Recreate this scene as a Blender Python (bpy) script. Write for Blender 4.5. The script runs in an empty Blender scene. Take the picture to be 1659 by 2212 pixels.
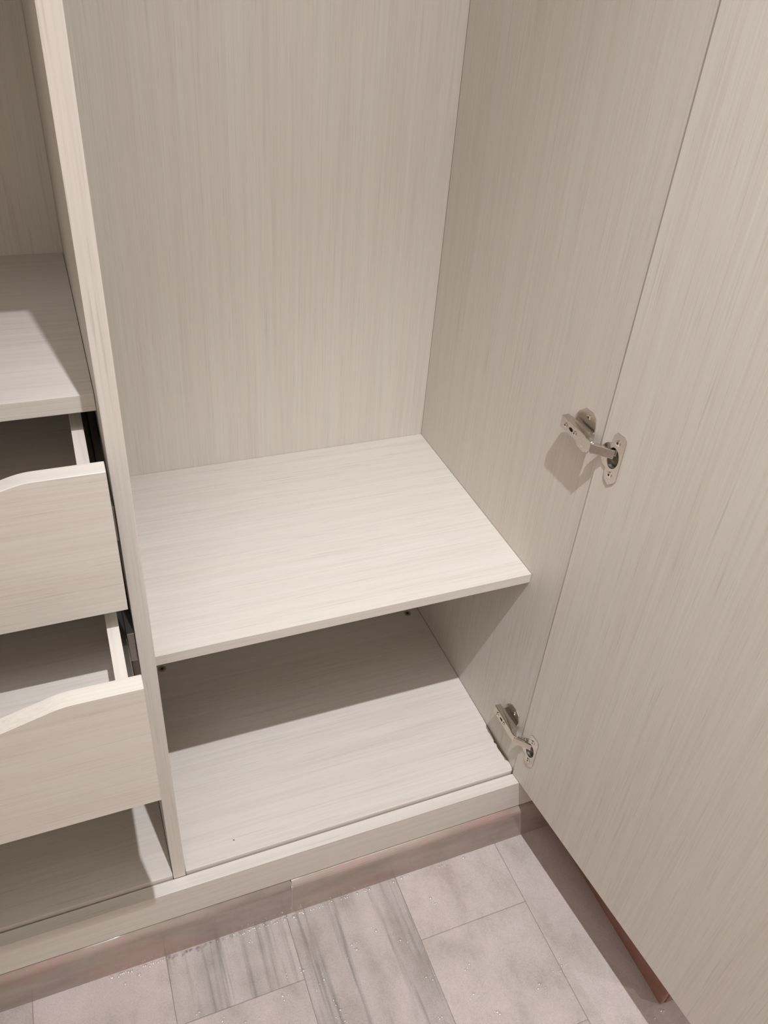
import bpy, bmesh, math, random
from mathutils import Vector, Matrix

# ------------------------------------------------------------------ camera, world, lights, exposure
scene = bpy.context.scene
COL = scene.collection
scene.view_settings.view_transform = 'Standard'
scene.view_settings.look = 'None'
scene.view_settings.gamma = 1.0
scene.view_settings.use_curve_mapping = False
scene.view_settings.exposure = 0.05

scene.cycles.max_bounces = 6
scene.cycles.use_adaptive_sampling = True
scene.cycles.adaptive_threshold = 0.03
scene.cycles.diffuse_bounces = 4
scene.cycles.glossy_bounces = 3

cam_data = bpy.data.cameras.new('camera')
cam = bpy.data.objects.new('camera', cam_data)
COL.objects.link(cam)
cam_data.sensor_fit = 'VERTICAL'
cam_data.sensor_height = 36.0
cam_data.lens = 28.4396
cam_data.clip_start = 0.01
r_ = Vector((0.92834, -0.36504, 0.07024)); u_ = Vector((0.16561, 0.57532, 0.80099)); f_ = Vector((0.3328, 0.73196, -0.59455))
m = Matrix((r_, u_, -f_)).transposed().to_4x4()
m.translation = Vector((-0.0387, -0.6989, 1.1986))
cam.matrix_world = m
scene.camera = cam

world = bpy.data.worlds.new('world')
scene.world = world
world.use_nodes = True
bg = world.node_tree.nodes['Background']
bg.inputs[0].default_value = (1.0, 0.93, 0.86, 1)
bg.inputs[1].default_value = 0.0


def spot(name, loc, energy, size_deg, radius, color=(0.955, 0.97, 1.0), blend=1.0, aim=None):
    d = bpy.data.lights.new(name, 'SPOT')
    d.energy = energy
    d.spot_size = math.radians(size_deg)
    d.spot_blend = blend
    d.shadow_soft_size = radius
    d.color = color
    o = bpy.data.objects.new(name, d)
    COL.objects.link(o)
    o.location = loc
    if aim is not None:
        o.rotation_euler = (Vector(aim) - Vector(loc)).to_track_quat('-Z', 'Y').to_euler()
    return o


CEIL = 2.8
# the ceiling downlight above the photographer: the main light
spot('ceiling_spot', (0.128, -0.844, 2.75), 100.0, 122, 0.013)
spot('ceiling_spot_beam', (0.128, -0.844, 2.75), 134.0, 40, 0.013, aim=(0.54, 0.0, -0.17))
# the downlights of the space beyond the corner of the right-hand wall
spot('ceiling_spot_beyond', (1.47, -0.97, 2.75), 32.0, 120, 0.013)
spot('ceiling_spot_far', (2.0, -0.50, 2.75), 22.0, 120, 0.013)
# added soft fill without a known lamp, to the left behind the photographer
ad = bpy.data.lights.new('fill_area', 'AREA')
ad.shape = 'RECTANGLE'; ad.size = 0.6; ad.size_y = 0.6; ad.energy = 9.0; ad.color = (0.98, 0.97, 1.0)
ao = bpy.data.objects.new('fill_area', ad)
COL.objects.link(ao)
ao.location = (-0.45, -1.25, 2.78)

# ------------------------------------------------------------------ helpers
random.seed(7)


def new_obj(name, mesh, mat, parent=None):
    o = bpy.data.objects.new(name, mesh)
    COL.objects.link(o)
    if mat is not None and not mesh.materials:
        mesh.materials.append(mat)
    if parent is not None:
        o.parent = parent
    return o


def finish(bm, name, smooth=False):
    bmesh.ops.recalc_face_normals(bm, faces=bm.faces[:])
    me = bpy.data.meshes.new(name)
    bm.to_mesh(me)
    bm.free()
    if smooth:
        for p in me.polygons:
            p.use_smooth = True
    return me


def box_bm(x0, x1, y0, y1, z0, z1, bev=0.0, seg=2):
    bm = bmesh.new()
    bmesh.ops.create_cube(bm, size=1.0)
    for v in bm.verts:
        v.co = Vector(((x0 + x1) / 2 + v.co.x * (x1 - x0), (y0 + y1) / 2 + v.co.y * (y1 - y0), (z0 + z1) / 2 + v.co.z * (z1 - z0)))
    if bev > 0:
        bmesh.ops.bevel(bm, geom=bm.edges[:], offset=bev, segments=seg, affect='EDGES', profile=0.6, clamp_overlap=True)
    return bm


def prism_bm(outline, depth, M, holes=(), bev=0.0):
    """2-D outline (a, b) with optional holes, extruded by depth along the third axis, placed by matrix M."""
    bm = bmesh.new()
    edges = []
    for loop in (outline,) + tuple(holes):
        vs = [bm.verts.new((a, b, 0)) for a, b in loop]
        for i in range(len(vs)):
            edges.append(bm.edges.new((vs[i], vs[(i + 1) % len(vs)])))
    if holes:
        bmesh.ops.triangle_fill(bm, use_beauty=True, edges=edges, normal=(0, 0, 1))
    else:
        bm.faces.new(bm.verts[:])
    ret = bmesh.ops.extrude_face_region(bm, geom=bm.faces[:])
    for g in ret['geom']:
        if isinstance(g, bmesh.types.BMVert):
            g.co.z += depth
    bmesh.ops.recalc_face_normals(bm, faces=bm.faces[:])
    if bev > 0:
        sharp = [e for e in bm.edges if len(e.link_faces) == 2 and e.calc_face_angle(0) > 0.9]
        bmesh.ops.bevel(bm, geom=sharp, offset=bev, segments=1, affect='EDGES', clamp_overlap=True)
    bm.transform(M)
    return bm


def lathe_bm(profile, n, M):
    """profile of (radius, height) turned round the local Z axis."""
    bm = bmesh.new()
    rings = []
    for r, h in profile:
        if r < 1e-6:
            rings.append([bm.verts.new((0, 0, h))])
        else:
            rings.append([bm.verts.new((r * math.cos(2 * math.pi * k / n), r * math.sin(2 * math.pi * k / n), h)) for k in range(n)])
    for a, b in zip(rings, rings[1:]):
        for k in range(n):
            k2 = (k + 1) % n
            if len(a) == 1 and len(b) > 1:
                bm.faces.new((a[0], b[k], b[k2]))
            elif len(b) == 1 and len(a) > 1:
                bm.faces.new((a[k], b[0], a[k2]))
            elif len(a) > 1:
                bm.faces.new((a[k], b[k], b[k2], a[k2]))
    bm.transform(M)
    return bm


def frame(origin, ax, ay, az):
    M = Matrix((Vector(ax).normalized(), Vector(ay).normalized(), Vector(az).normalized())).transposed().to_4x4()
    M.translation = Vector(origin)
    return M


def circle(cx, cy, r, n=24, a0=0.0, a1=2 * math.pi, close=True):
    k = n if close else n + 1
    return [(cx + r * math.cos(a0 + (a1 - a0) * i / n), cy + r * math.sin(a0 + (a1 - a0) * i / n)) for i in range(k)]


def cut(mesh, cutters):
    """boolean difference, evaluated into a new mesh."""
    tmp = bpy.data.objects.new('cut_body', mesh)
    COL.objects.link(tmp)
    cs = []
    for c in cutters:
        co = bpy.data.objects.new('cut_tool', c)
        COL.objects.link(co)
        md = tmp.modifiers.new('b', 'BOOLEAN')
        md.operation = 'DIFFERENCE'
        md.solver = 'EXACT'
        md.object = co
        cs.append(co)
    dg = bpy.context.evaluated_depsgraph_get()
    me = bpy.data.meshes.new_from_object(tmp.evaluated_get(dg))
    for o in cs + [tmp]:
        d = o.data
        bpy.data.objects.remove(o)
        bpy.data.meshes.remove(d)
    return me


# ------------------------------------------------------------------ materials
def base_mat(name):
    mat = bpy.data.materials.new(name)
    mat.use_nodes = True
    nt = mat.node_tree
    return mat, nt, nt.nodes['Principled BSDF']


def N(nt, kind, **kw):
    n = nt.nodes.new(kind)
    for k, v in kw.items():
        setattr(n, k, v)
    return n


def math_n(nt, op, a, b=None, clamp=False):
    n = N(nt, 'ShaderNodeMath', operation=op, use_clamp=clamp)
    for i, v in enumerate((a, b)):
        if v is None:
            continue
        if isinstance(v, (int, float)):
            n.inputs[i].default_value = v
        else:
            nt.links.new(v, n.inputs[i])
    return n.outputs[0]


def noise(nt, vec, scale, detail=2.0, rough=0.5):
    mp = N(nt, 'ShaderNodeMapping')
    nt.links.new(vec, mp.inputs['Vector'])
    mp.inputs['Scale'].default_value = scale
    n = N(nt, 'ShaderNodeTexNoise')
    n.inputs['Scale'].default_value = 1.0
    n.inputs['Detail'].default_value = detail
    n.inputs['Roughness'].default_value = rough
    nt.links.new(mp.outputs[0], n.inputs['Vector'])
    return n.outputs[0]


def ramp(nt, val, stops):
    r = N(nt, 'ShaderNodeValToRGB')
    while len(r.color_ramp.elements) < len(stops):
        r.color_ramp.elements.new(0.5)
    for e, (p, c) in zip(r.color_ramp.elements, stops):
        e.position = p
        e.color = (c[0], c[1], c[2], 1) if not isinstance(c, (int, float)) else (c, c, c, 1)
    nt.links.new(val, r.inputs[0])
    return r.outputs[0]


def mix(nt, fac, a, b, mode='MIX'):
    n = N(nt, 'ShaderNodeMix', data_type='RGBA', blend_type=mode)
    for key, v in ((0, fac), (6, a), (7, b)):
        if isinstance(v, (int, float)):
            n.inputs[key].default_value = v
        elif isinstance(v, (tuple, list)):
            n.inputs[key].default_value = (*v[:3], 1)
        else:
            nt.links.new(v, n.inputs[key])
    return n.outputs[2]


def own_coords(nt, spread=7.0):
    tc = N(nt, 'ShaderNodeTexCoord')
    oi = N(nt, 'ShaderNodeObjectInfo')
    mul = N(nt, 'ShaderNodeVectorMath', operation='MULTIPLY_ADD')
    nt.links.new(oi.outputs['Random'], mul.inputs[0])
    mul.inputs[1].default_value = (spread, spread * 1.7, spread * 2.3)
    nt.links.new(tc.outputs['Object'], mul.inputs[2])
    return mul.outputs[0], oi.outputs['Random']


def laminate(name, along):
    """pale washed-wood laminate; fine grain running along one axis."""
    mat, nt, b = base_mat(name)
    vec, rnd = own_coords(nt)

    def sc(across, alg):
        s = [across] * 3
        s[along] = alg
        return s
    broad = noise(nt, vec, sc(55, 1.4), 2, 0.6)
    mid = noise(nt, vec, sc(230, 3.2), 3, 0.6)
    fine = noise(nt, vec, sc(620, 9.0), 2, 0.6)
    pore = noise(nt, vec, sc(430, 11.0), 1, 0.5)
    light = noise(nt, vec, sc(330, 5.0), 1, 0.5)
    c = ramp(nt, broad, [(0.30, (0.665, 0.605, 0.555)), (0.55, (0.68, 0.632, 0.578)), (0.75, (0.69, 0.642, 0.60))])
    c = mix(nt, 1.0, c, ramp(nt, mid, [(0.30, 0.945), (0.50, 1.0), (0.72, 1.025)]), 'MULTIPLY')
    c = mix(nt, 1.0, c, ramp(nt, fine, [(0.30, 0.95), (0.55, 1.0), (0.75, 1.015)]), 'MULTIPLY')
    c = mix(nt, 1.0, c, ramp(nt, pore, [(0.64, 1.0), (0.74, 0.895)]), 'MULTIPLY')
    c = mix(nt, 1.0, c, ramp(nt, light, [(0.62, 1.0), (0.74, 1.04)]), 'MULTIPLY')
    nt.links.new(c, b.inputs['Base Color'])
    b.inputs['Roughness'].default_value = 0.48
    b.inputs['Specular IOR Level'].default_value = 0.35
    return mat


LAM_Z = laminate('laminate_vertical_grain', 2)
LAM_X = laminate('laminate_horizontal_grain', 0)
LAM_Y = laminate('laminate_depth_grain', 1)


def metal(name, col, rough):
    mat, nt, b = base_mat(name)
    vec, _ = own_coords(nt)
    n = noise(nt, vec, (400, 400, 400), 2)
    c = mix(nt, 1.0, ramp(nt, n, [(0.3, 0.92), (0.7, 1.05)]), col, 'MULTIPLY')
    nt.links.new(c, b.inputs['Base Color'])
    b.inputs['Metallic'].default_value = 1.0
    b.inputs['Roughness'].default_value = rough
    return mat


NICKEL = metal('satin_nickel', (0.62, 0.57, 0.51), 0.27)
NICKEL_SHINY = metal('polished_nickel', (0.72, 0.67, 0.61), 0.14)
CUP_METAL = metal('brushed_cup_steel', (0.60, 0.54, 0.48), 0.5)
ZINC = metal('zinc_steel', (0.36, 0.34, 0.32), 0.4)


def plain(name, col, rough, var=0.12, scale=60):
    mat, nt, b = base_mat(name)
    vec, _ = own_coords(nt)
    n = noise(nt, vec, (scale,) * 3, 3)
    c = mix(nt, 1.0, ramp(nt, n, [(0.3, 1 - var), (0.7, 1 + var * 0.4)]), col, 'MULTIPLY')
    nt.links.new(c, b.inputs['Base Color'])
    b.inputs['Roughness'].default_value = rough
    return mat


RAW_BOARD = plain('raw_chipboard', (0.30, 0.235, 0.18), 0.9, 0.35, 900)
CAP = plain('olive_plastic', (0.30, 0.25, 0.17), 0.5)
CAP_DARK = plain('dark_socket', (0.06, 0.045, 0.03), 0.8)  # also paints the shade in screw recesses and hinge slots
PAINT = plain('warm_white_paint', (0.90, 0.82, 0.72), 0.85, 0.03, 4)
PALE_GROUT = plain('pale_grout', (0.52, 0.45, 0.41), 0.6, 0.2, 200)
GROUT = plain('grout', (0.34, 0.29, 0.265), 0.5, 0.3, 200)


def tile_mat(name, streaks):
    """wet porcelain: washed-wood streaks along the depth, or mottled cement."""
    mat, nt, b = base_mat(name)
    vec, rnd = own_coords(nt, 3.0)
    cloud = noise(nt, vec, (16, 11, 16), 5, 0.62)
    speck = noise(nt, vec, (420, 420, 420), 3, 0.7)
    c = ramp(nt, cloud, [(0.30, (0.425, 0.365, 0.335)), (0.47, (0.51, 0.447, 0.42)), (0.66, (0.575, 0.495, 0.48))])
    c = mix(nt, 1.0, c, ramp(nt, speck, [(0.33, 0.88), (0.6, 1.03)]), 'MULTIPLY')
    c = mix(nt, 1.0, c, ramp(nt, rnd, [(0.0, 0.92), (1.0, 1.05)]), 'MULTIPLY')
    if streaks:
        s1 = noise(nt, vec, (75, 3.2, 1), 3, 0.55)
        s2 = noise(nt, vec, (24, 1.8, 1), 2, 0.5)
        c = mix(nt, 1.0, c, ramp(nt, s1, [(0.50, 1.0), (0.60, 0.84), (0.68, 0.60)]), 'MULTIPLY')
        c = mix(nt, 1.0, c, ramp(nt, s2, [(0.35, 1.04), (0.7, 0.84)]), 'MULTIPLY')
    nt.links.new(c, b.inputs['Base Color'])
    wet = noise(nt, vec, (9, 9, 9), 3, 0.5)
    nt.links.new(ramp(nt, wet, [(0.40, 0.16), (0.62, 0.34)]), b.inputs['Roughness'])
    b.inputs['Specular IOR Level'].default_value = 0.4
    bump = N(nt, 'ShaderNodeBump')
    bump.inputs['Strength'].default_value = 0.12
    bump.inputs['Distance'].default_value = 0.0012
    nt.links.new(noise(nt, vec, (60, 60, 60), 3, 0.5), bump.inputs['Height'])
    nt.links.new(bump.outputs[0], b.inputs['Normal'])
    return mat


TILE_WOOD = tile_mat('wet_tile_streaked', True)
TILE_CEMENT = tile_mat('wet_tile_cement', False)


def kerb_mat():
    mat, nt, b = base_mat('brown_skirting_tile')
    vec, rnd = own_coords(nt, 3.0)
    cloud = noise(nt, vec, (7, 18, 24), 4, 0.6)
    red = noise(nt, vec, (5, 5, 10), 2, 0.5)
    c = ramp(nt, cloud, [(0.30, (0.29, 0.23, 0.20)), (0.55, (0.38, 0.31, 0.275)), (0.75, (0.44, 0.36, 0.32))])
    c = mix(nt, ramp(nt, red, [(0.48, 0.0), (0.66, 0.6)]), c, (0.42, 0.26, 0.22))
    nt.links.new(c, b.inputs['Base Color'])
    nt.links.new(ramp(nt, noise(nt, vec, (30, 30, 12), 3), [(0.4, 0.14), (0.65, 0.30)]), b.inputs['Roughness'])
    bump = N(nt, 'ShaderNodeBump')
    bump.inputs['Strength'].default_value = 0.15
    bump.inputs['Distance'].default_value = 0.0015
    nt.links.new(noise(nt, vec, (45, 45, 25), 3, 0.5), bump.inputs['Height'])
    nt.links.new(bump.outputs[0], b.inputs['Normal'])
    return mat


KERB = kerb_mat()


def red_tile():
    mat, nt, b = base_mat('reddish_skirting_tile')
    vec, rnd = own_coords(nt, 3.0)
    c = ramp(nt, noise(nt, vec, (10, 10, 14), 4, 0.6), [(0.3, (0.27, 0.12, 0.09)), (0.7, (0.40, 0.21, 0.17))])
    nt.links.new(c, b.inputs['Base Color'])
    b.inputs['Roughness'].default_value = 0.22
    return mat


RED_TILE = red_tile()


def water():
    mat, nt, b = base_mat('clear_water')
    nt.nodes.remove(b)
    out = nt.nodes['Material Output']
    vec, _ = own_coords(nt)
    tr = N(nt, 'ShaderNodeBsdfTransparent')
    nt.links.new(ramp(nt, noise(nt, vec, (40, 40, 40), 1), [(0.3, (0.95, 0.95, 0.95)), (0.7, (0.99, 0.99, 0.99))]), tr.inputs[0])
    gl = N(nt, 'ShaderNodeBsdfGlossy')
    gl.inputs['Roughness'].default_value = 0.24
    fr = N(nt, 'ShaderNodeFresnel')
    fr.inputs[0].default_value = 1.6
    mx = N(nt, 'ShaderNodeMixShader')
    geo = N(nt, 'ShaderNodeNewGeometry')
    front = math_n(nt, 'SUBTRACT', 1.0, geo.outputs['Backfacing'])
    nt.links.new(math_n(nt, 'MULTIPLY', math_n(nt, 'ADD', fr.outputs[0], 0.16, True), front), mx.inputs[0])
    nt.links.new(tr.outputs[0], mx.inputs[1])
    nt.links.new(gl.outputs[0], mx.inputs[2])
    nt.links.new(mx.outputs[0], out.inputs[0])
    return mat


WATER = water()

# ------------------------------------------------------------------ the room
YF = -1.75           # wall behind the photographer
XL = -1.1            # wall on the left
ZF = -0.173          # floor level; z = 0 is the top of the wardrobe's bottom board
W = 0.575            # inner width of the open compartment
D = 0.5099           # inner depth
TP = 0.0184          # partition thickness


def struct(name, bm, mat, label):
    o = new_obj(name, finish(bm, name), mat)
    o['kind'] = 'structure'
    o['label'] = label
    return o


floor = struct('floor', box_bm(XL, 2.5, YF, 0.66, ZF - 0.08, ZF - 0.0015), GROUT, 'wet pinkish grey tiled floor in front of the wardrobe')
struct('ceiling', box_bm(XL, 2.5, YF, 0.66, CEIL, CEIL + 0.08), PAINT, 'warm white painted ceiling of the room')
struct('wall_back', box_bm(XL, 0.68, 0.56, 0.66, ZF, CEIL), PAINT, 'warm white wall behind the wardrobe')
struct('wall_left', box_bm(XL - 0.1, XL, YF, 0.66, ZF, CEIL), PAINT, 'warm white wall to the left of the wardrobe')
struct('wall_front', box_bm(XL, 2.5, YF - 0.1, YF, ZF, CEIL), PAINT, 'warm white wall behind the photographer')
struct('wall_right', box_bm(0.68, 2.5, -0.358, 0.66, ZF, CEIL), PAINT, 'warm white wall corner to the right of the open door')
struct('wall_far', box_bm(2.5, 2.6, YF, 0.66, ZF, CEIL), PAINT, 'warm white wall far to the right')

# floor tiles, each a piece of its own: (x0, x1, y0, y1)
G = 0.00035
tile_cache = {}


def floor_tile(x0, x1, y0, y1, mat):
    key = (round(x1 - x0, 4), round(y1 - y0, 4), mat.name)
    if key not in tile_cache:
        w, h = (x1 - x0) / 2 - G, (y1 - y0) / 2 - G
        tile_cache[key] = finish(box_bm(-w, w, -h, h, -0.008, 0.0, 0.0006, 1), 'tile')
    o = new_obj('tile', tile_cache[key], mat, floor)
    o.location = ((x0 + x1) / 2, (y0 + y1) / 2, ZF)
    return o


cols = [-0.65 + 0.2 * i for i in range(9)]
for ci, x0 in enumerate(cols):
    x1 = x0 + 0.2
    long_col = abs(x0 - 0.15) < 0.01 or abs(x0 - 0.55) < 0.01
    y = 0.056 if abs(x0 - 0.35) < 0.01 else 0.0625
    k = 0
    while y > -0.9:
        step = 0.6 if long_col else 0.2
        wood = (abs(x0 - 0.15) < 0.01) or (abs(x0 + 0.05) < 0.01 and k == 0)
        floor_tile(x0, x1, y - step, y, TILE_WOOD if wood else TILE_CEMENT)
        y -= step
        k += 1
far_tile = new_obj('tile_field', finish(box_bm(XL, 2.5, YF, -0.94, ZF - 0.008, ZF), 'tile_field'), TILE_CEMENT, floor)

# brown tiled kerb under the wardrobe
KY = -0.0286
KTOP = -0.0828
kerb = new_obj('baseboard_back', finish(box_bm(-1.0, 0.679, KY + 0.010, 0.5, ZF, KTOP - 0.004), 'baseboard_back'), GROUT)
kerb['kind'] = 'structure'
kerb['label'] = 'brown wet tiled kerb the wardrobe stands on'


def kerb_tile(x0, x1):
    R = 0.015
    prof = [(KY, ZF), (KY, KTOP - R)] + [(KY + R - R * math.cos(a), KTOP - R + R * math.sin(a)) for a in [math.pi / 2 * i / 6 for i in range(1, 7)]]
    prof += [(KY + 0.04, KTOP), (KY + 0.04, ZF)]
    M = frame((x0 + 0.0007, 0, 0), (0, 1, 0), (0, 0, 1), (1, 0, 0))
    bm = prism_bm(prof, x1 - x0 - 0.0014, M)
    me = finish(bm, 'tile')
    for p in me.polygons:
        p.use_smooth = abs(p.normal.x) < 0.5 and 0.05 < p.normal.z < 0.99
    return new_obj('tile', me, KERB, kerb)


for x0, x1 in ((-1.0, -0.44), (-0.44, 0.1605), (0.1605, 0.679)):
    kerb_tile(x0, x1)
for xj in (-0.44, 0.1605):
    new_obj('joint', finish(box_bm(xj - 0.0012, xj + 0.0012, KY + 0.0001, KY + 0.012, ZF, KTOP - 0.0085), 'joint'), PALE_GROUT, kerb)

# reddish skirting on the wall corner at the right
sk = new_obj('baseboard_right', finish(box_bm(0.672, 0.681, -0.366, -0.030, ZF, KTOP, 0.002), 'baseboard_right'), RED_TILE)
sk['kind'] = 'structure'
sk['label'] = 'reddish skirting tile at the foot of the wall corner seen under the door'
new_obj('tile', finish(box_bm(0.6815, 1.2, -0.367, -0.3575, ZF, KTOP, 0.002), 'tile'), RED_TILE, sk)

# ------------------------------------------------------------------ the wardrobe
ROOT = Vector((0.0, 0.25, -0.0808))
wardrobe = bpy.data.objects.new('wardrobe', None)
COL.objects.link(wardrobe)
wardrobe.location = ROOT
wardrobe['label'] = 'pale wood-grain built-in wardrobe with open door, bare shelves and two pulled-out drawers'
wardrobe['category'] = 'wardrobe'


def part(name, bm_or_me, mat, parent=wardrobe, label=None, smooth=False):
    me = bm_or_me if isinstance(bm_or_me, bpy.types.Mesh) else finish(bm_or_me, name, smooth)
    o = new_obj(name, me, mat, parent)
    if parent is wardrobe:
        o.location = -ROOT
    if label:
        o['label'] = label
    return o


def group_part(name, label=None):
    e = bpy.data.objects.new(name, None)
    COL.objects.link(e)
    e.parent = wardrobe
    e.location = -ROOT
    if label:
        e['label'] = label
    return e


B = 0.0007
LX = -TP - W                       # inner left face of the drawer side
TOP = 2.12
part('partition_panel', box_bm(-TP, 0, 0, D, -0.0075, TOP, B), LAM_Z, label='upright divider between drawers and open compartment')
part('side_panel', box_bm(W, W + 0.018, 0, D, -0.0075, TOP, B), LAM_Z)
part('side_panel', box_bm(LX - 0.018, LX, 0, D, -0.0075, TOP, B), LAM_Z)
part('back_panel', box_bm(0.0002, W - 0.0002, D, D + 0.01, -0.02, TOP), LAM_Z)
part('back_panel', box_bm(LX + 0.0002, -TP - 0.0002, D, D + 0.01, -0.02, TOP), LAM_Z)
part('top_panel', box_bm(LX - 0.018, W + 0.018, 0, D + 0.01, TOP + 0.0002, TOP + 0.018, B), LAM_X)
part('filler_panel', box_bm(W + 0.0185, 0.679, 0.0005, 0.018, -0.0075, TOP, B), LAM_Z)
part('plinth_rail', box_bm(LX - 0.018, 0.679, -0.0206, -0.0003, -0.0808, -0.0075, B), LAM_X, label='front rail below the bottom boards')

# bottom board of the open compartment: right edge chipped near the front
random.seed(3)
edge = [(W - 0.0006, D - 0.001), (W - 0.0006, 0.120), (0.5738, 0.105), (0.5730, 0.090), (0.5722, 0.078), (0.5712, 0.0695), (0.5692, 0.0680),
        (0.5690, 0.0640), (0.5714, 0.0625), (0.5716, 0.0585), (0.5698, 0.0560), (0.5694, 0.0500), (0.5702, 0.0455), (0.5708, 0.0410),
        (0.5716, 0.0370), (0.5720, 0.0325), (0.5728, 0.0300), (0.5730, 0.0255), (0.5742, 0.0235), (W - 0.0006, 0.0190), (W - 0.0006, 0.0120), (0.5738, 0.0070), (0.5712, 0.0022)]
outline = [(0.0006, 0.0022)] + list(reversed(edge)) + [(0.0006, D - 0.001)]
bot = part('bottom_panel', prism_bm(outline, 0.0176, frame((0, 0, -0.0176), (1, 0, 0), (0, 1, 0), (0, 0, 1)), bev=0.0009), LAM_X,
           label='pale bottom board with a chipped right edge near the front')
part('chipped_edge', box_bm(0.566, W - 0.0003, 0.0030, 0.12, -0.0170, -0.0035), RAW_BOARD, bot, label='dark raw board showing in the chipped gap')
part('bottom_panel', box_bm(LX + 0.0006, -TP - 0.0006, 0.0022, D - 0.001, -0.0176, 0.0, 0.0009), LAM_X)

part('shelf', box_bm(0.0005, W - 0.0005, 0.0794, D - 0.0003, 0.3757, 0.3930, B), LAM_X, label='fixed shelf of the open compartment')
part('shelf', box_bm(LX + 0.0005, -TP - 0.0005, 0.0848, D - 0.0003, 0.7628, 0.7827, B), LAM_X, label='shelf above the drawers')
part('shelf', box_bm(LX + 0.0005, -TP - 0.0005, 0.002, D - 0.0003, 1.310, 1.328, B), LAM_X)

# connector caps on the bottom board
for cx, cy in ((0.0329, 0.4238), (0.5475, 0.4243)):
    cap = part('connector_cap', lathe_bm([(0.0072, 0.0), (0.0072, 0.0008), (0.0064, 0.0013), (0.0042, 0.0013), (0.0036, 0.0004), (0.0, 0.0003)], 20,
                                         Matrix.Translation((cx, cy, 0.0))), CAP, label='round olive plastic connector cap')
    part('socket', lathe_bm([(0.0034, 0.0002), (0.0034, 0.0007), (0.0, 0.0007)], 12, Matrix.Translation((cx, cy, 0.0))), CAP_DARK, cap)


# drawers
def cutout(x0, x1, z0, z1, start, depth, slope):
    """front outline with a shallow finger scoop in its top edge."""
    a = x1 - start
    run = depth / slope
    pts = [(x0, z0), (x1, z0), (x1, z1)]

    def soft(cx, cz, s0, s1, ln=0.011, n=8):
        out = []
        for i in range(n + 1):
            t = -ln + 2 * ln * i / n
            # quadratic blend between two slopes (walking towards -x)
            z = cz + s0 * ln - (s0 * (t + ln) + (s1 - s0) * (t + ln) ** 2 / (4 * ln))
            out.append((cx - t, z))
        return out
    right = soft(a, z1, 0.0, slope) + soft(a - run, z1 - depth, slope, 0.0)
    mid = (x0 + x1) / 2
    pts += right
    pts += [(2 * mid - x, z) for x, z in reversed(right)]
    pts += [(x0, z1)]
    return pts


def drawer(y0, z0, z1, label, length, low=0.0004):
    x1 = -0.0223
    x0 = LX + 0.0039
    T = 0.0188
    d = group_part('drawer', label)
    fo = cutout(x0, x1, z0, z1, 0.0735, 0.034, 0.29)
    part('drawer_front', prism_bm(fo, T, frame((0, y0 + T, 0), (1, 0, 0), (0, 0, 1), (0, -1, 0)), bev=0.0006), LAM_X, d)
    yb = y0 + T + length
    sz0 = z0 + 0.012
    part('drawer_side', box_bm(x1 - 0.0247, x1 - 0.0120, y0 + T + 0.0002, yb, sz0, z1 - low, 0.0006), LAM_Y, d)
    part('drawer_side', box_bm(x0 + 0.0120, x0 + 0.0247, y0 + T + 0.0002, yb, sz0, z1 - low, 0.0006), LAM_Y, d)
    part('drawer_back', box_bm(x0 + 0.0250, x1 - 0.0250, yb - 0.013, yb, sz0, z1 - low - 0.006, 0.0006), LAM_X, d)
    part('drawer_bottom', box_bm(x0 + 0.0249, x1 - 0.0249, y0 + T + 0.0004, yb - 0.0135, sz0 + 0.029, sz0 + 0.035), LAM_X, d)
    zc = sz0 + 0.070
    for xa, xb, xc, xd in ((x1 - 0.0118, x1 - 0.0055, x1 - 0.0052, -TP - 0.0003), (x0 + 0.0055, x0 + 0.0118, LX + 0.0003, x0 + 0.0052)):
        part('drawer_slide', box_bm(xa, xb, y0 + T + 0.004, yb, zc - 0.017, zc + 0.017, 0.001), ZINC, d, label='steel drawer runner')
        part('cabinet_slide', box_bm(xc, xd, 0.004, 0.44, zc - 0.022, zc + 0.022, 0.001), ZINC, d)
    return d


drawer(-0.0380, 0.5925, 0.7670, 'upper drawer with a scooped front edge, pulled slightly out', 0.43, 0.032)
drawer(-0.1500, 0.4120, 0.5921, 'lower drawer with a scooped front edge, pulled further out', 0.43, 0.032)

# ------------------------------------------------------------------ door and hinges
DA = math.radians(5.06)
HX, HY = 0.5715, 0.0
dU = Vector((math.sin(DA), -math.cos(DA), 0))          # along the door, away from the hinges
dN = Vector((-math.cos(DA), -math.sin(DA), 0))         # out of the inner face, into the compartment side
DT = 0.018
DL = 0.588
DZ0, DZ1 = -0.0057, TOP + 0.014
Mdoor = frame((HX, HY, 0), dU, (0, 0, 1), -dN)          # local a = along, b = height, c = into the thickness
H_UP, H_LO = 0.673, 0.091
CUP_D = 0.0228
body = prism_bm([(0.0, DZ0), (DL, DZ0), (DL, DZ1), (0.0, DZ1)], DT, Mdoor, bev=0.0007)
tools = []
for hz in (H_UP, H_LO):
    tools.append(finish(lathe_bm([(0.0, -0.004), (0.0176, -0.004), (0.0176, 0.0118), (0.0, 0.0118)], 40, Mdoor @ Matrix.Translation((CUP_D, hz, 0))), 'tool'))
door_me = cut(finish(body, 'door'), tools)
door = part('door', door_me, LAM_Z, label='open door, inner face with vertical grain')


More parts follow.
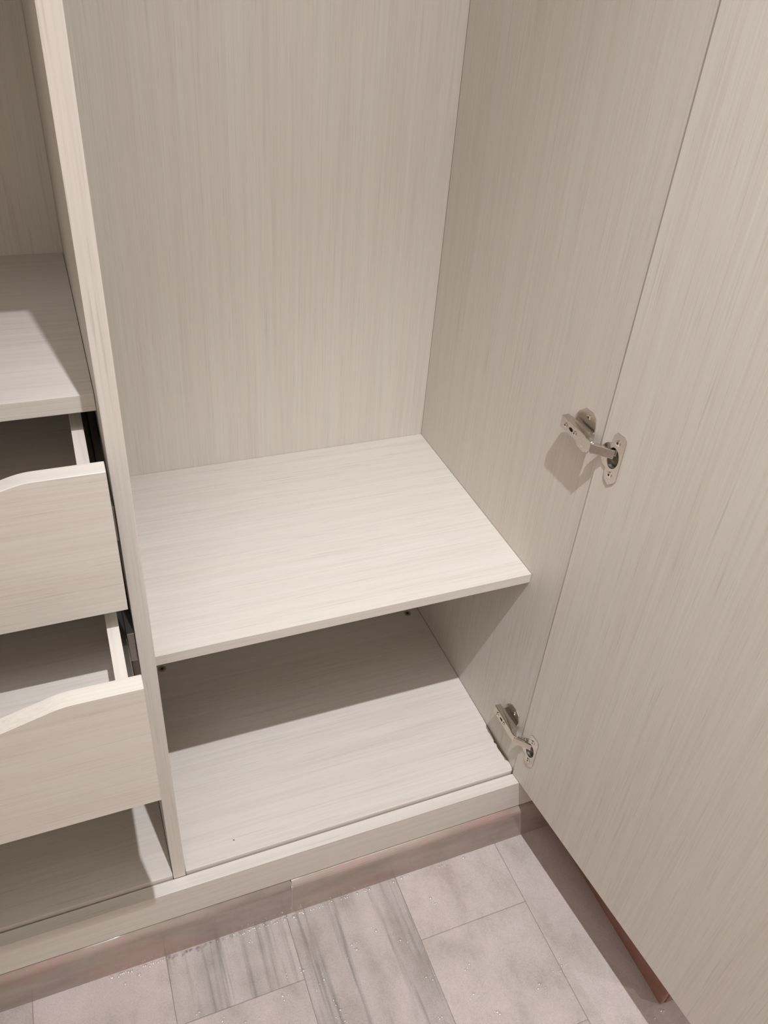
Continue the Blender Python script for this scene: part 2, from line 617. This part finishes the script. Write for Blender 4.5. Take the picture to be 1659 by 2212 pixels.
def screw(parent, origin, n, t, r=0.0042, name='screw'):
    n = Vector(n).normalized()
    t = Vector(t).normalized()
    M = frame(origin, t, n.cross(t), n)
    me = finish(lathe_bm([(r, 0.0), (r, 0.0006), (r * 0.82, 0.0014), (r * 0.42, 0.0016), (r * 0.36, 0.0007), (0.0, 0.0005)], 16, M), name)
    me.materials.append(NICKEL_SHINY)
    me.materials.append(CAP_DARK)
    c0 = Vector(origin)
    for p in me.polygons:
        d = p.center - c0
        if (d - n * d.dot(n)).length < r * 0.40:
            p.material_index = 1  # recess shade painted on the centre faces
    o = part(name, me, NICKEL_SHINY, parent)
    return o


def hinge(hz, label):
    h = group_part('hinge', label)
    # cup flange on the door: two wings and a round collar, open over the cup
    cz, cd = hz, CUP_D
    hw = 0.0350
    out = [(0.0195, cz - 0.0285), (0.0215, cz - hw + 0.002), (0.0300, cz - hw - 0.003), (0.0390, cz - hw + 0.005), (0.0412, cz - 0.026),
           (0.0412, cz + 0.028), (0.0395, cz + hw - 0.002), (0.0365, cz + hw), (0.0235, cz + hw), (0.0200, cz + hw - 0.004)]
    arc_r = 0.0186
    a0 = math.atan2(0.0180, -0.0040)
    out += [(cd + arc_r * math.cos(a), cz + arc_r * math.sin(a)) for a in [a0 + (2 * math.pi - 2 * a0) * i / 16 for i in range(17)]]
    hole = [(cd + 0.0030 + 0.0115 * math.cos(a) * (1.0 if math.cos(a) > 0 else 0.75), cz + 0.0148 * math.sin(a)) for a in [2 * math.pi * i / 28 for i in range(28)]]
    Mf = Mdoor @ Matrix.Translation((0, 0, -0.0018))
    part('cup_flange', prism_bm(out, 0.0016, Mf, holes=(hole,), bev=0.0), NICKEL, h)
    cup = lathe_bm([(0.0149, -0.0003), (0.0147, 0.0085), (0.0125, 0.0108), (0.0, 0.0110)], 32, Mdoor @ Matrix.Translation((cd, cz, 0)))
    part('hinge_cup', finish(cup, 'hinge_cup', True), CUP_METAL, h)
    for s in (-1, 1):
        o3 = Mdoor @ Vector((0.0290, cz + s * 0.0232, -0.0018))
        screw(h, o3, dN, dU)
    # mounting plate with two wings, flat on the side panel
    az = hz + 0.002
    wing = []
    for y, z in ((0.0640, 0.0105), (0.0600, 0.0180), (0.0480, 0.0285), (0.0335, 0.0300), (0.0245, 0.0255), (0.0205, 0.0150), (0.0205, 0.0080)):
        wing.append((y, z))
    outline = [(y, az + z) for y, z in wing] + [(y, az - z) for y, z in reversed(wing)]
    part('mounting_plate', prism_bm(outline, 0.0016, frame((W - 0.0001, 0, 0), (0, 1, 0), (0, 0, 1), (-1, 0, 0)), bev=0.0003), NICKEL, h)
    part('plate_bridge', box_bm(W - 0.0110, W - 0.0016, 0.0180, 0.0620, az - 0.0062, az + 0.0062, 0.0008), NICKEL, h)
    for s in (-1, 1):
        screw(h, (W - 0.0017, 0.0370, az + s * 0.0205), (-1, 0, 0), (0, 1, 0), 0.0038)
    # arm: a channel that runs into the cabinet, its neck bent towards the door
    XO = W - 0.0190
    prof = [(0.0710, W - 0.0085), (0.0710, XO + 0.0012), (0.0698, XO), (0.0155, XO), (0.0115, XO - 0.0004), (0.0010, XO + 0.0002),
            (-0.0010, XO + 0.0030), (0.0060, XO + 0.0070), (0.0180, W - 0.0045), (0.0480, W - 0.0045)]
    aw = 0.0086
    arm = prism_bm(prof, 2 * aw, frame((0, 0, az - aw), (0, 1, 0), (1, 0, 0), (0, 0, 1)), bev=0.0007)
    # the neck is a little narrower than the body
    for v in arm.verts:
        if v.co.y < 0.013:
            v.co.z = az + (v.co.z - az) * 0.86
    slot = [(0.0455 + 0.0055, az), (0.0455 + 0.002, az + 0.0024), (0.0455 - 0.002, az + 0.0028), (0.0455 - 0.0042, az + 0.0012),
            (0.0455 - 0.0042, az - 0.0012), (0.0455 - 0.002, az - 0.0028), (0.0455 + 0.002, az - 0.0024)]
    tool = finish(prism_bm(slot, 0.007, frame((XO - 0.002, 0, 0), (0, 1, 0), (0, 0, 1), (1, 0, 0))), 'tool')
    arm_me = cut(finish(arm, 'hinge_arm'), [tool])
    part('hinge_arm', arm_me, NICKEL, h)
    part('slot', box_bm(XO + 0.0036, XO + 0.0042, 0.0395, 0.0515, az - 0.003, az + 0.003), CAP_DARK, h)  # dark plate standing in for the shade inside the slot
    screw(h, (XO - 0.0001, 0.0580, az), (-1, 0, 0), (0, 1, 0), 0.0034, 'adjusting_screw')
    screw(h, (XO - 0.0001, 0.0360, az), (-1, 0, 0), (0, 1, 0), 0.0030, 'adjusting_screw')
    # links between arm and cup
    p0 = Vector((XO + 0.0010, -0.0005, az))
    p1 = Mdoor @ Vector((0.0220, az + 0.0010, 0.0015))
    ax = (p1 - p0)
    ln = ax.length
    ax.normalize()
    up = Vector((0, 0, 1))
    nn = ax.cross(up).normalized()
    M = frame((p0 + p1) / 2, ax, up, ax.cross(up))
    bm = box_bm(-ln / 2 - 0.001, ln / 2 + 0.002, -0.0066, 0.0066, -0.0022, 0.0022, 0.0008)
    bm.transform(M)
    part('hinge_link', bm, NICKEL_SHINY, h)
    bm = box_bm(-ln / 2 + 0.003, ln / 2 + 0.004, -0.0050, 0.0050, -0.0016, 0.0016, 0.0006)
    off = nn * 0.0058 if nn.x > 0 else -nn * 0.0058
    M2 = M.copy()
    M2.translation = M.translation + off
    bm.transform(M2)
    part('hinge_link', bm, NICKEL, h)
    pin = lathe_bm([(0.0, -0.0078), (0.0016, -0.0078), (0.0016, 0.0078), (0.0, 0.0078)], 12, frame(p0 + ax * 0.001, (1, 0, 0), (0, 1, 0), (0, 0, 1)))
    part('hinge_pin', finish(pin, 'hinge_pin', True), NICKEL_SHINY, h)
    return h


hinge(H_UP, 'upper concealed nickel hinge')
hinge(H_LO, 'lower concealed nickel hinge beside the chipped board')

# ------------------------------------------------------------------ water on the floor
random.seed(11)
drops = [(0.0334, -0.0309), (0.056, -0.0326), (0.0765, -0.0343), (0.1023, -0.0346), (0.1461, -0.0345), (0.1618, -0.0359), (0.1784, -0.035), (0.2072, -0.0351), (0.3607, -0.033), (0.3731, -0.033), (0.2919, -0.0346), (0.3944, -0.0836), (0.3972, -0.095), (0.2844, -0.1039), (0.3176, -0.1318), (0.3271, -0.1392), (0.3992, -0.2117), (0.4044, -0.2098), (0.3342, -0.1998), (0.3433, -0.2068), (0.42, -0.2853), (0.4219, -0.2895), (0.5037, -0.2718), (0.4987, -0.2774), (0.3957, -0.2492), (0.5535, -0.2592), (0.5485, -0.2659), (0.1787, -0.1478), (0.1697, -0.1519), (0.1828, -0.182), (0.1841, -0.1895), (0.1887, -0.1983), (0.1901, -0.2161), (0.0678, -0.1684), (0.0468, -0.1663), (0.0143, -0.1525), (0.3298, -0.2632), (0.2387, -0.1118), (0.2434, -0.1213), (0.1516, -0.1232), (0.1471, -0.1253), (0.668, -0.3733), (0.6724, -0.3753), (0.0831, -0.0486), (-0.0006, -0.0330), (-0.0337, -0.0330), (-0.0706, -0.033), (-0.0938, -0.0428), (-0.1159, -0.0494), (0.1243, -0.1246), (-0.016, -0.1278), (0.11, -0.1486), (0.3442, -0.0351), (0.4825, -0.0343), (0.4387, -0.0359)]
bm = bmesh.new()


def add_drop(x, y, r, hgt):
    n = 10
    rows = [(1.0, 0.0), (0.92, 0.45), (0.68, 0.80), (0.36, 0.96)]
    ph = random.random() * 6
    rings = []
    for rr, hh in rows:
        rings.append([bm.verts.new((x + r * rr * (1 + 0.12 * math.sin(2 * a + ph)) * math.cos(a), y + r * rr * math.sin(a), ZF + 0.00005 + hgt * hh))
                      for a in [2 * math.pi * k / n for k in range(n)]])
    topv = bm.verts.new((x, y, ZF + 0.00005 + hgt))
    for a, b in zip(rings, rings[1:]):
        for k in range(n):
            bm.faces.new((a[k], a[(k + 1) % n], b[(k + 1) % n], b[k]))
    for k in range(n):
        bm.faces.new((rings[-1][k], rings[-1][(k + 1) % n], topv))


for x, y in drops:
    add_drop(x, y, random.uniform(0.0020, 0.0036), random.uniform(0.0008, 0.0014))
    for _ in range(random.choice((1, 2, 3))):
        add_drop(x + random.gauss(0, 0.006), min(y + random.gauss(0, 0.006), KY - 0.003), random.uniform(0.0009, 0.0020), random.uniform(0.0004, 0.0009))
for i in range(110):
    add_drop(random.uniform(-0.15, 0.30), KY - 0.0025 - abs(random.gauss(0, 0.0025)), random.uniform(0.0012, 0.0028), random.uniform(0.0007, 0.0014))
wd = new_obj('water_droplets', finish(bm, 'water_droplets', True), WATER)
wd['kind'] = 'stuff'
wd['label'] = 'clear water droplets scattered over the wet floor tiles and along the kerb'
wd['category'] = 'water'

# a crumb of board dust left on the bottom board
random.seed(5)
bm = bmesh.new()
bmesh.ops.create_icosphere(bm, subdivisions=2, radius=1.0)
for v in bm.verts:
    v.co *= random.uniform(0.75, 1.2)
    v.co = Vector((v.co.x * 0.0014, v.co.y * 0.0011, v.co.z * 0.0008))
crumb = new_obj('board_crumb', finish(bm, 'board_crumb'), RAW_BOARD)
crumb.location = (0.0811, 0.0289, 0.0006)
crumb['label'] = 'tiny dark crumb lying on the bottom board of the open compartment'
crumb['category'] = 'crumb'
